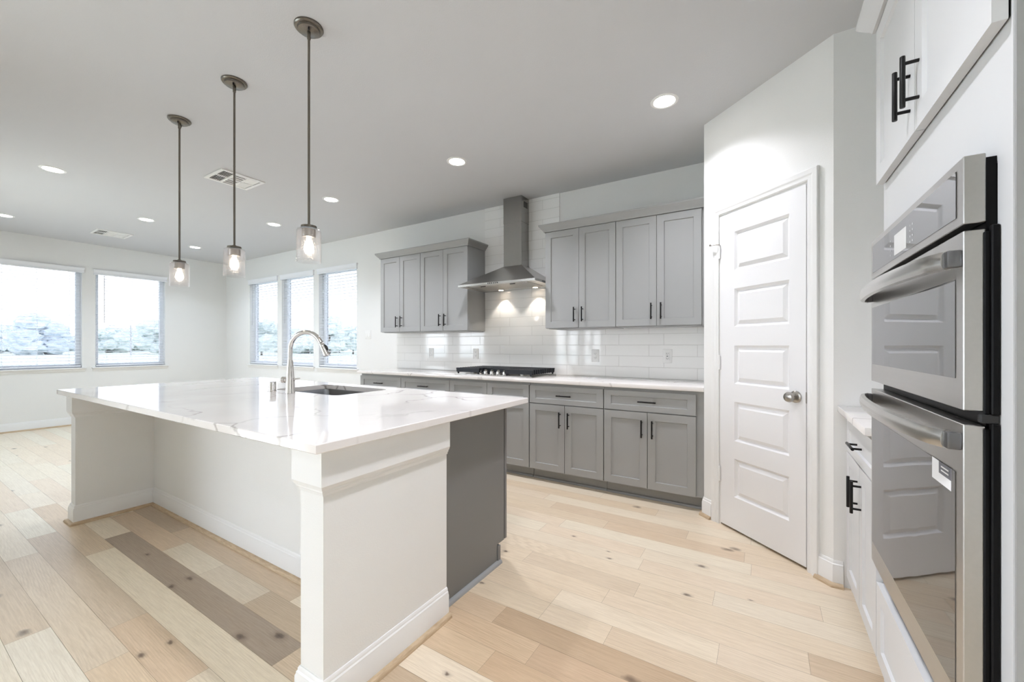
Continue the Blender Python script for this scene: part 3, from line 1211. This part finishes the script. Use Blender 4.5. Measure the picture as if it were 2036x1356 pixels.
for i, lx in enumerate((-2.445, -2.02)):
    lp = put('lamp', lathe(nb(), [(.034, 1.815), (.034, 1.810), (.028, 1.8085)], 24, (lx, 3.745, 0)), 'chrome', t, 30)
    put('lamp_lens', lathe(nb(), [(.026, 1.8080), (.001, 1.8075)], 20, (lx, 3.745, 0)), 'hood_lamp_lens', lp, 30)
    ld = bpy.data.lights.new('hood_lamp_light', 'SPOT')
    ld.energy = 3.8
    ld.color = (1, .9, .78)
    ld.spot_size = R(88)
    ld.spot_blend = .35
    ld.shadow_soft_size = .012
    lo_ = bpy.data.objects.new('hood_lamp_light', ld)
    C.objects.link(lo_)
    lo_.parent = t
    lo_.location = (lx + OX, 3.745 + OY, 1.800 - 1.81)

# ------------------------------------------------------------------ gas cooktop
CXm = -2.264
t = thing('gas_cooktop', 'five-burner gas cooktop with black grates on the long counter', 'cooktop', (CXm, 3.55, .905))
bm = nb()
box(bm, -.457, .457, -.262, .262, .0, .008, .003, 2)
box(bm, -.44, .44, -.245, .245, .006, .011, .003)
obj('tray', bm, 'stainless_x', t)


def grate(x0, x1, y0, y1, nbar):
    bm = nb()
    zt, zb = .071, .029
    # front and back aprons with sloped ends
    for y, s in ((y0, 1), (y1, -1)):
        prism(bm, [(x0, zt), (x1, zt), (x1 - .006, zb), (x0 + .006, zb)], y, y + s * .016, lambda a, b, c: (a, c, b))
    for i in range(nbar):
        y = y0 + .022 + (y1 - y0 - .044) * i / (nbar - 1)
        prism(bm, [(x0, zt), (x1, zt), (x1 + .0, zb - .002), (x1 - .014, zb - .002), (x1 - .03, zt - .014), (x0 + .03, zt - .014), (x0 + .014, zb - .002), (x0, zb - .002)],
              y - .006, y + .006, lambda a, b, c: (a, c, b))
    box(bm, (x0 + x1) / 2 - .007, (x0 + x1) / 2 + .007, y0 + .01, y1 - .01, zt - .02, zt - .001)
    for x in (x0 + .02, x1 - .02):
        for y in (y0 + .012, y1 - .012):
            lathe(bm, [(.008, .0105), (.012, .034)], 10, (x, y, 0))
    return bm


obj('grate', grate(-.450, -.155, -.245, .235, 11), 'cast_iron', t)
obj('grate', grate(-.145, .135, -.135, .235, 9), 'cast_iron', t)
obj('grate', grate(.145, .450, -.245, .235, 11), 'cast_iron', t)
for x, y, r in ((-.30, -.12, .036), (-.30, .12, .045), (0, .06, .06), (.30, -.12, .045), (.30, .12, .036)):
    b = obj('burner', lathe(nb(), [(r + .012, .0105), (r + .01, .026), (r, .03), (r, .038)], 24, (x, y, 0)), 'satin_nickel', t)
    obj('burner_cap', lathe(nb(), [(r, .038), (r + .002, .042), (r - .004, .047), (.001, .048)], 24, (x, y, 0)), 'cast_iron', b)
for i in range(5):
    x = -.172 + .0748 * i
    k = obj('knob', lathe(nb(), [(.024, .0105), (.024, .016), (.0205, .020), (.0195, .043), (.018, .047), (.001, .048)], 24, (x, -.212, 0)), 'chrome', t)
    obj('knob_grip', box(nb(), x - .004, x + .004, -.212 - .018, -.212 + .018, .047, .060, .003), 'satin_nickel', k)


# ------------------------------------------------------------------ outlets, switch
def outlet(x, z, label, kind):
    t = thing('wall_outlet', label, 'outlet', (x, YB - .009, z), 0, 'white outlets in the tile backsplash')
    obj('cover_plate', box(nb(), -.0385, .0385, -.006, 0, -.0615, .0615, .003, 2), 'plate_plastic', t)
    if kind == 'duplex':
        for s in (-1, 1):
            bm = nb()
            lathe(bm, [(.0165, -.0085), (.0165, -.004)], 20, (0, 0, s * .0205), 'Y')
            f = obj('socket', bm, 'plate_plastic', t)
            bm = nb()
            for xx in (-.006, .006):
                box(bm, xx - .0011, xx + .0011, -.0089, -.0084, s * .0205 - .002, s * .0205 + .007)
            lathe(bm, [(.0024, -.0089), (.0024, -.0084)], 10, (0, 0, s * .0205 - .008), 'Y')
            obj('slots', bm, 'slot_dark', f)
    else:
        f = obj('socket', box(nb(), -.0165, .0165, -.009, -.004, -.034, .034, .002), 'plate_plastic', t)
        bm = nb()
        for s in (-1, 1):
            for xx in (-.006, .006):
                box(bm, xx - .0011, xx + .0011, -.0094, -.0089, s * .021 - .002, s * .021 + .006)
            lathe(bm, [(.0022, -.0094), (.0022, -.0089)], 10, (0, 0, s * .021 - .007), 'Y')
        if kind == 'gfci':
            box(bm, -.006, .006, -.0098, -.0089, -.003, .003)
        obj('slots', bm, 'slot_dark', f)
    return t


outlet(-3.545, 1.110, 'white outlet under the wall cabinets closest to the windows', 'gfci')
outlet(-2.85, 1.107, 'white outlet just left of the cooktop', 'duplex')
outlet(-1.398, 1.105, 'white outlet just right of the cooktop', 'duplex')
outlet(-.726, 1.110, 'white outlet closest to the pantry door', 'gfci')
t = thing('light_switch', 'white two-rocker light switch on the wall beside the windows', 'light switch', (-4.742, YB, 1.358))
obj('cover_plate', box(nb(), -.06, .06, -.006, 0, -.0615, .0615, .003, 2), 'plate_plastic', t)
for s in (-1, 1):
    bm = nb()
    prism(bm, [(-.006, -.034), (-.0115, -.033), (-.0085, .0), (-.0075, .034), (-.005, .034)], s * .023 - .0165, s * .023 + .0165, lambda a, b, c: (c, a, b))
    obj('rocker', bm, 'plate_plastic', t)

# ------------------------------------------------------------------ ceiling fittings
plabs = ['glass pendant light hanging closest to the windows over the island', 'middle glass pendant light of the three over the island',
         'largest looking glass pendant light, closest to the cooktop end of the island']
plocs = [(-3.455, 1.204), (-2.68, 1.202), (-1.905, 1.187)]
t0 = None
for lab, (px_, py_) in zip(plabs, plocs):
    if t0 is None:
        t0 = thing('pendant_light', lab, 'pendant light', (px_, py_, H), 0, 'glass pendants over the island')
        obj('ceiling_canopy', lathe(nb(), [(.066, 0), (.066, -.007), (.062, -.012), (.052, -.013), (.05, -.022), (.047, -.024), (.001, -.0245)], 36), 'nickel', t0)
        for s in (-1, 1):
            obj('canopy_screw', lathe(nb(), [(.004, -.024), (.004, -.036), (.002, -.038)], 10, (s * .028, -s * .018, 0)), 'slot_dark', t0)
        bm = nb()
        lathe(bm, [(.0085, -.0245), (.0085, -.06), (.0065, -.064)], 14)
        lathe(bm, [(.0058, -.06), (.0058, -.985)], 14)
        lathe(bm, [(.0063, -.50), (.0063, -.505)], 14)
        lathe(bm, [(.003, .006), (.003, .014)], 8, (0, 0, -.058), 'X')
        obj('rod', bm, 'nickel', t0)
        fz = -.985
        bm = nb()
        lathe(bm, [(.010, fz + .012), (.012, fz + .006), (.036, fz + .004), (.0365, fz - .006), (.034, fz - .007)], 28)
        obj('fitter_cap', bm, 'nickel', t0)
        obj('socket_cup', lathe(nb(), [(.0305, fz - .012), (.031, fz - .02), (.031, fz - .05), (.029, fz - .052), (.016, fz - .052)], 28), 'satin_nickel', t0)
        bm = nb()
        gz0, gz1 = fz - .173, fz - .008
        lathe(bm, [(.018, gz1), (.044, gz1), (.052, gz1 - .004), (.056, gz1 - .014), (.056, gz0), (.0535, gz0), (.0535, gz1 - .014), (.05, gz1 - .007), (.044, gz1 - .003), (.018, gz1 - .003)], 40, cap=False)
        obj('glass_shade', bm, 'seeded_glass', t0, 50)
        obj('bulb', lathe(nb(), [(.010, fz - .052), (.011, fz - .064), (.018, fz - .08), (.0225, fz - .10), (.0215, fz - .116), (.014, fz - .13), (.001, fz - .135)], 20), 'bulb_glow', t0)
    else:
        copy_thing(t0, (px_, py_, H), lab)

dl = [(-.539, 2.743, 'recessed ceiling light closest to the pantry door'), (-2.223, 2.716, 'recessed ceiling light in front of the range hood'),
      (-3.954, 2.714, 'recessed ceiling light in front of the wall cabinets nearest the windows'), (-5.386, .951, 'recessed ceiling light left of all three pendants, the largest of the far group'),
      (-6.546, 1.942, 'recessed ceiling light between the two air vents'), (-5.395, 2.886, 'recessed ceiling light just left of the nearest pendant rod'),
      (-7.728, 2.898, 'recessed ceiling light in the far room corner'), (-7.793, .979, 'recessed ceiling light cut by the left photo edge')]
t0 = None
for x, y, lab in dl:
    if t0 is None:
        t0 = thing('recessed_light', lab, 'ceiling light', (x, y, H), 0, 'recessed ceiling lights')
        obj('trim_ring', lathe(nb(), [(.086, 0), (.085, -.003), (.072, -.007), (.066, -.005), (.064, -.003)], 40, cap=False), 'plate_plastic', t0, 50)
        obj('lens', lathe(nb(), [(.065, -.0035), (.04, -.004), (.001, -.0042)], 32), 'downlight_lens', t0)
    else:
        copy_thing(t0, (x, y, H), lab)
for x, y in ((-.54, .9), (-.54, -1.0)):  # unseen downlights added to brighten the right side
    copy_thing(t0, (x, y, H), 'recessed ceiling light behind the viewer')
for o in [o for o in C.objects if o.type == 'EMPTY' and o.name.startswith('recessed_light')]:
    ld = bpy.data.lights.new('recessed_lamp', 'AREA')
    ld.shape = 'DISK'
    ld.size = .125
    ld.energy = DOWN * (.6 if o.location.x < -4.5 else .82 if o.location.y > 2.72 and o.location.x > -1 else 1.)
    ld.spread = R(125)
    ld.color = (.92, .925, 1.0) if o.location.x > -4.5 else (.74, .86, 1.0)
    lo_ = bpy.data.objects.new('recessed_lamp', ld)
    C.objects.link(lo_)
    lo_.parent = o
    lo_.location = (0, 0, -.0075)


def vent(x, y, hx, hy, label):
    t = thing('air_vent', label, 'air vent', (x, y, H), 0, 'white ceiling air vents')
    bm = nb()
    f = .028
    for a in ((-hx, hx, -hy, -hy + f), (-hx, hx, hy - f, hy), (-hx, -hx + f, -hy + f, hy - f), (hx - f, hx, -hy + f, hy - f), (-.008, .008, -hy + f, hy - f)):
        box(bm, a[0], a[1], a[2], a[3], -.012, 0, .002)
    cw = (2 * hy - 2 * f) / 3
    for k in (1, 2):
        yy = -hy + f + cw * k
        box(bm, -hx + f, hx - f, yy - .008, yy + .008, -.012, 0, .002)
    obj('frame', bm, 'plate_plastic', t)
    obj('duct_opening', box(nb(), -hx + f, hx - f, -hy + f, hy - f, -.0018, -.0005), 'slot_dark', t)
    for k in range(3):
        for s in (-1, 1):
            bm = nb()
            ya, yb = -hy + f + cw * k + .008, -hy + f + cw * (k + 1) - .008
            xa, xb = (.008, hx - f) if s > 0 else (-hx + f, -.008)
            n = 6 if k != 1 else 3
            for i in range(n):
                tl_ = (1, .0, -1)[k]
                if k == 1:
                    x_ = xa + (xb - xa) * (i + .5) / n
                    prism(bm, [(x_ - .005, -.0105), (x_ - .0036, -.0105), (x_ + .005, -.002), (x_ + .0036, -.002)], ya, yb, lambda a, b, c: (a, c, b))
                else:
                    y_ = ya + (yb - ya) * (i + .5) / n
                    dd = .006 * tl_
                    prism(bm, [(y_ - dd - .0008, -.0105), (y_ - dd + .0008, -.0065), (y_ + dd + .0008, -.002), (y_ + dd - .0008, -.002)], xa, xb, lambda a, b, c: (c, a, b))
            obj('louvers', bm, 'plate_plastic', t)


vent(-4.245, 1.91, .175, .185, 'larger looking white ceiling vent behind the middle pendant rod')
vent(-7.78, 1.93, .175, .185, 'small looking white ceiling vent above the left windows')

# ------------------------------------------------------------------ right side: base cabinet, tall oven cabinet, ovens
# local frame rotated -90 deg: local x -> -Y, local -y -> -X
RX = .371       # carcass front
rz = R(-90)
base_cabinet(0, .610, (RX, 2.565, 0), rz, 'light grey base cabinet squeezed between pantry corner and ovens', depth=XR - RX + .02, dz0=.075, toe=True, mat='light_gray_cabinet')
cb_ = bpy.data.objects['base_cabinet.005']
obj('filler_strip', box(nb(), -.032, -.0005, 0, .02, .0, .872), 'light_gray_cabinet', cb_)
slab('countertop', .318, XR - .001, 1.9545, C2.y - .001, 'small white quartz countertop next to the wall ovens')

t = thing('oven_cabinet', 'tall light grey cabinet housing the two wall ovens', 'cabinet', (RX, 1.952, 0), rz)
W_ = 1.952 - 1.062       # width along local x
ob0, ob1 = 1.952 - 1.885, 1.952 - 1.105      # oven opening in local x
bm = nb()
DP = XR - RX - .001
box(bm, 0, .018, 0, DP, 0, 2.37)
box(bm, W_ - .018, W_, 0, DP, 0, 2.37)
box(bm, .018, W_ - .018, 0, DP, 2.35, 2.37)
box(bm, .018, W_ - .018, DP - .012, DP, 0, 2.35)
box(bm, .018, ob0 + .012, 0, .02, .06, 2.35)
box(bm, ob1 - .012, W_ - .018, 0, .02, .06, 2.35)
box(bm, ob0 + .012, ob1 - .012, 0, .02, 1.55, 2.35)
box(bm, ob0 + .012, ob1 - .012, 0, .02, .06, .475)
box(bm, .018, W_ - .018, .06, .075, 0, .06)
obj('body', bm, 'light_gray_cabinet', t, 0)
obj('side_panel', box(nb(), W_ + .0003, W_ + .006, .002, DP, 0, 2.345), 'gray_cabinet', t, 0)  # thin skin in darker grey paints shade onto this side
g = .0018
x0, x1 = 1.952 - 1.932, 1.952 - 1.066
mid = (x0 + x1) / 2
for i, (a, b) in enumerate(((x0, mid - g), (mid + g, x1))):
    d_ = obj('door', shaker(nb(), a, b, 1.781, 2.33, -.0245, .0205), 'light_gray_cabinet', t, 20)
    pull('door_pull', d_, b - .036 if i == 0 else a + .036, 1.903, -.0245)
bm = nb()
box(bm, x0 + .004, x1 - .004, -.0045, -.0002, 1.786, 2.326)
obj('door_bumper_strip', bm, 'black_gap', t)  # black sheet paints the shade in the gap behind the doors
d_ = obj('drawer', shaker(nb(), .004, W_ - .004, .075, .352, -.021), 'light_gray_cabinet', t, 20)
bm = nb()
CT = [(d, h + 2.345 - 2.290) for d, h in CR]
molding(bm, [(XR - .001, 1.9525), (.350, 1.9525), (.350, 1.062)], CT, side=1)
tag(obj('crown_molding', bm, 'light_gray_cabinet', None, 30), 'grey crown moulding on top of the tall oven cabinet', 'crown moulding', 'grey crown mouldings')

t = thing('wall_oven', 'stainless double wall oven with dark glass doors', 'oven', (RX, 1.952, .45), rz)
OZ = .45
FXO = -.046       # local y of the oven front (world x = .325)
oa, ob = 1.952 - 1.884, 1.952 - 1.112


def pz_(name, bm, mat, parent, smooth=0):
    bmesh.ops.translate(bm, verts=bm.verts[:], vec=(0, 0, -OZ))
    return obj(name, bm, mat, parent, smooth)


bm = nb()
box(bm, oa + .012, ob - .014, .021, .45, .478, 1.548)
box(bm, oa + .004, ob - .006, -.0145, -.0005, .476, 1.56)
box(bm, oa + .012, ob - .014, -.0006, .0212, .478, 1.548)
pz_('chassis', bm, 'black_gap', t)
# black trim bars beside the doors
for z0_, z1_ in ((.47, 1.062), (1.078, 1.43)):
    bm = nb()
    box(bm, ob - .004, ob + .010, -.012, -.0008, z0_, z1_, .002)
    box(bm, ob - .001, ob + .004, -.02, -.011, z0_, z1_ - .01, .002)
    pz_('side_trim', bm, 'black_gap', t)
bm = nb()
box(bm, ob - .006, ob + .008, -.026, -.001, 1.062, 1.078, .002)
pz_('hinge_bracket', bm, 'slot_dark', t)
cp = pz_('control_panel', box(nb(), oa, ob, FXO, -.016, 1.438, 1.567, .0015), 'stainless_x', t)
pz_('control_glass', box(nb(), oa + .024, ob - .032, FXO - .0012, FXO + .001, 1.457, 1.549), 'oven_glass', cp)
bm = nb()
yv = 1.952
ya, yb = px0_, px1_ = yv - 1.585, yv - 1.47
box(bm, ya, yb, FXO - .0016, FXO - .0011, 1.466, 1.524)
pz_('display', bm, 'display_film', cp)  # pale rectangle on the control glass
bm = nb()
for xx in (ya - .045, yb + .03, yb + .05):
    for k in range(4):
        box(bm, xx, xx + .006, FXO - .0015, FXO - .0011, 1.472 + k * .014, 1.477 + k * .014)
pz_('key_marks', bm, 'print_gray', cp)


def oven_door(z0_, z1_, g0, g1, hz, label):
    d = pz_('door', box(nb(), oa, ob, FXO, -.0165, z0_, z1_, .0015), 'stainless_x', t)
    pz_('door_window', box(nb(), oa + .016, ob - .036, FXO - .0010, FXO + .001, g0, g1), 'oven_glass', d)
    # bowed flat-bar handle
    bm = nb()
    n = 24
    a0, a1 = oa + .018, ob + .008 - .028
    prof = [(-.006, -.017), (-.009, -.009), (-.010, 0), (-.009, .009), (-.006, .017), (.004, .019), (.007, 0), (.004, -.019)]
    rows = []
    for i in range(n + 1):
        s = i / n
        x = a0 + (a1 - a0) * s
        bow = FXO - .016 - .040 * (math.sin(math.pi * s) ** .55)
        rows.append([bm.verts.new((x, bow + dy, hz + dz)) for dy, dz in prof])
    for a, b in zip(rows, rows[1:]):
        for k in range(len(prof)):
            bm.faces.new((a[k], a[(k + 1) % len(prof)], b[(k + 1) % len(prof)], b[k]))
    bm.faces.new(rows[0])
    bm.faces.new(rows[-1])
    h = pz_('handle', bm, 'handle_steel', d, 25)
    for x in (a0 - .007, a1 + .007):
        bm = nb()
        box(bm, x - .009, x + .009, FXO - .021, FXO + .0005, hz - .0165, hz + .0165, .003, 2)
        pz_('handle_mount', bm, 'mount_steel', h, 30)
    return d


oven_door(1.083, 1.425, 1.142, 1.337, 1.374, 'upper')
dlow = oven_door(.457, 1.056, .526, .957, 1.022, 'lower')
bm = nb()
sa, sb = yv - 1.274, yv - 1.166
box(bm, sa, sb, FXO - .0016, FXO - .0011, .912, .958)
st = pz_('sticker', bm, 'sticker_white', dlow)
st['label'] = 'white and grey label on the lower oven glass'
bm = nb()
box(bm, sa + .042, sb, FXO - .0019, FXO - .0015, .933, .958)
pz_('sticker_band', bm, 'sticker_gray', dlow)
bm = nb()
box(bm, sa + .055, sb - .012, FXO - .0022, FXO - .0018, .948, .951)
box(bm, sa + .055, sb - .012, FXO - .0022, FXO - .0018, .940, .943)
pz_('sticker_lines', bm, 'sticker_white', dlow)

# ------------------------------------------------------------------ outside
bm = nb()
box(bm, -260, 120, YB + T + .02, 220, -.40, -.30)
box(bm, -260, XL - T - .02, -120, YB + T + .02, -.40, -.30)
box(bm, XL - T - .02, 120, -120, YN - T - .02, -.40, -.30)
struct('ground', bm, 'field', 'pale flat field outside the windows', 'field', smooth=0)


def ray(u):
    th = R(31.6) + math.atan((1018 - u) / 811)
    return Vector((-math.sin(th), math.cos(th)))


def tree(u, D, h, wdt, mat, label, seed, shape='round'):
    rnd = random.Random(seed)
    dr_ = ray(u)
    dist = D / math.cos(math.atan((1018 - u) / 811))
    p = dr_ * dist
    t = thing('tree', label, 'tree', (p.x, p.y, -.3), rnd.uniform(0, 6), 'hazy trees beyond the windows')
    bm = nb()
    tube(bm, [(0, 0, 0), (.05 * h * .3, 0, h * .3), (0, .03, h * .8)], [h * .03, h * .022, h * .008], 8)
    obj('trunk', bm, 'bark', t)
    bm = nb()
    for k in range(16):
        s = bmesh.new()
        bmesh.ops.create_icosphere(s, subdivisions=3, radius=1)
        z = h * rnd.uniform(.22, .9)
        if shape == 'round':
            wr = wdt * .5 * math.sqrt(max(.12, 1 - ((z / h - .5) / .52) ** 2))
        else:
            wr = wdt * .5 * max(.2, 1.15 - z / h)
        a = rnd.uniform(0, 6.28)
        rr = wr * rnd.uniform(.2, .75)
        c = Vector((math.cos(a) * rr, math.sin(a) * rr, z))
        rad = wdt * rnd.uniform(.13, .24)
        off = Vector((rnd.uniform(0, 99), rnd.uniform(0, 99), 0))
        for v in s.verts:
            n_ = noise.noise(v.co * 2.2 + off) * .5 + noise.noise(v.co * 6 + off) * .32
            v.co = c + Vector((v.co.x, v.co.y, v.co.z * .75)) * rad * (1 + n_)
        join(bm, s)
    obj('foliage', bm, mat, t, 0)
    return t


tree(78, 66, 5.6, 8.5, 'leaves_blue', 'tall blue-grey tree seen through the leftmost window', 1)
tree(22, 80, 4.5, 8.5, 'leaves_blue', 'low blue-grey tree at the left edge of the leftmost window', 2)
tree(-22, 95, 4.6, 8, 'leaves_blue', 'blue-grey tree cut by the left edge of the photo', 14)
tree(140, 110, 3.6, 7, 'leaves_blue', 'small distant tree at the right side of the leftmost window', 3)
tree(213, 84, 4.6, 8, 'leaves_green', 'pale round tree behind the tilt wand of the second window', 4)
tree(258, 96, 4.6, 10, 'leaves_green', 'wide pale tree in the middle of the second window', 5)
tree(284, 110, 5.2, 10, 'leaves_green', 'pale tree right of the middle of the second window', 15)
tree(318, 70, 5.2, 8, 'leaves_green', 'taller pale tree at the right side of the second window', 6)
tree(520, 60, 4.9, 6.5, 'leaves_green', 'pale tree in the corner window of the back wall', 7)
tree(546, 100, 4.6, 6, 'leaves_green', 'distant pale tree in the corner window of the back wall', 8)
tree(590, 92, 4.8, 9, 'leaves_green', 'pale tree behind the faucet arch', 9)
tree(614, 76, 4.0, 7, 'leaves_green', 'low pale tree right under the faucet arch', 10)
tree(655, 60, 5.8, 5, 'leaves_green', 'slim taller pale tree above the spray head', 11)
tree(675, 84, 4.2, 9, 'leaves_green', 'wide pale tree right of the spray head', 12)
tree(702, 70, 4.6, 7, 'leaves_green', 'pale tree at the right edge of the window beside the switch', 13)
dr_ = ray(260)
p = dr_ * 62 / math.cos(math.atan((1018 - 260) / 811))
t = tag(obj('utility_pole', tube(nb(), [(0, 0, 0), (0, 0, 4.6)], [.10, .07], 8), 'print_gray'), 'thin grey pole standing between the trees', 'pole')
t.location = (p.x, p.y, -.3)
bpy.context.view_layer.update()
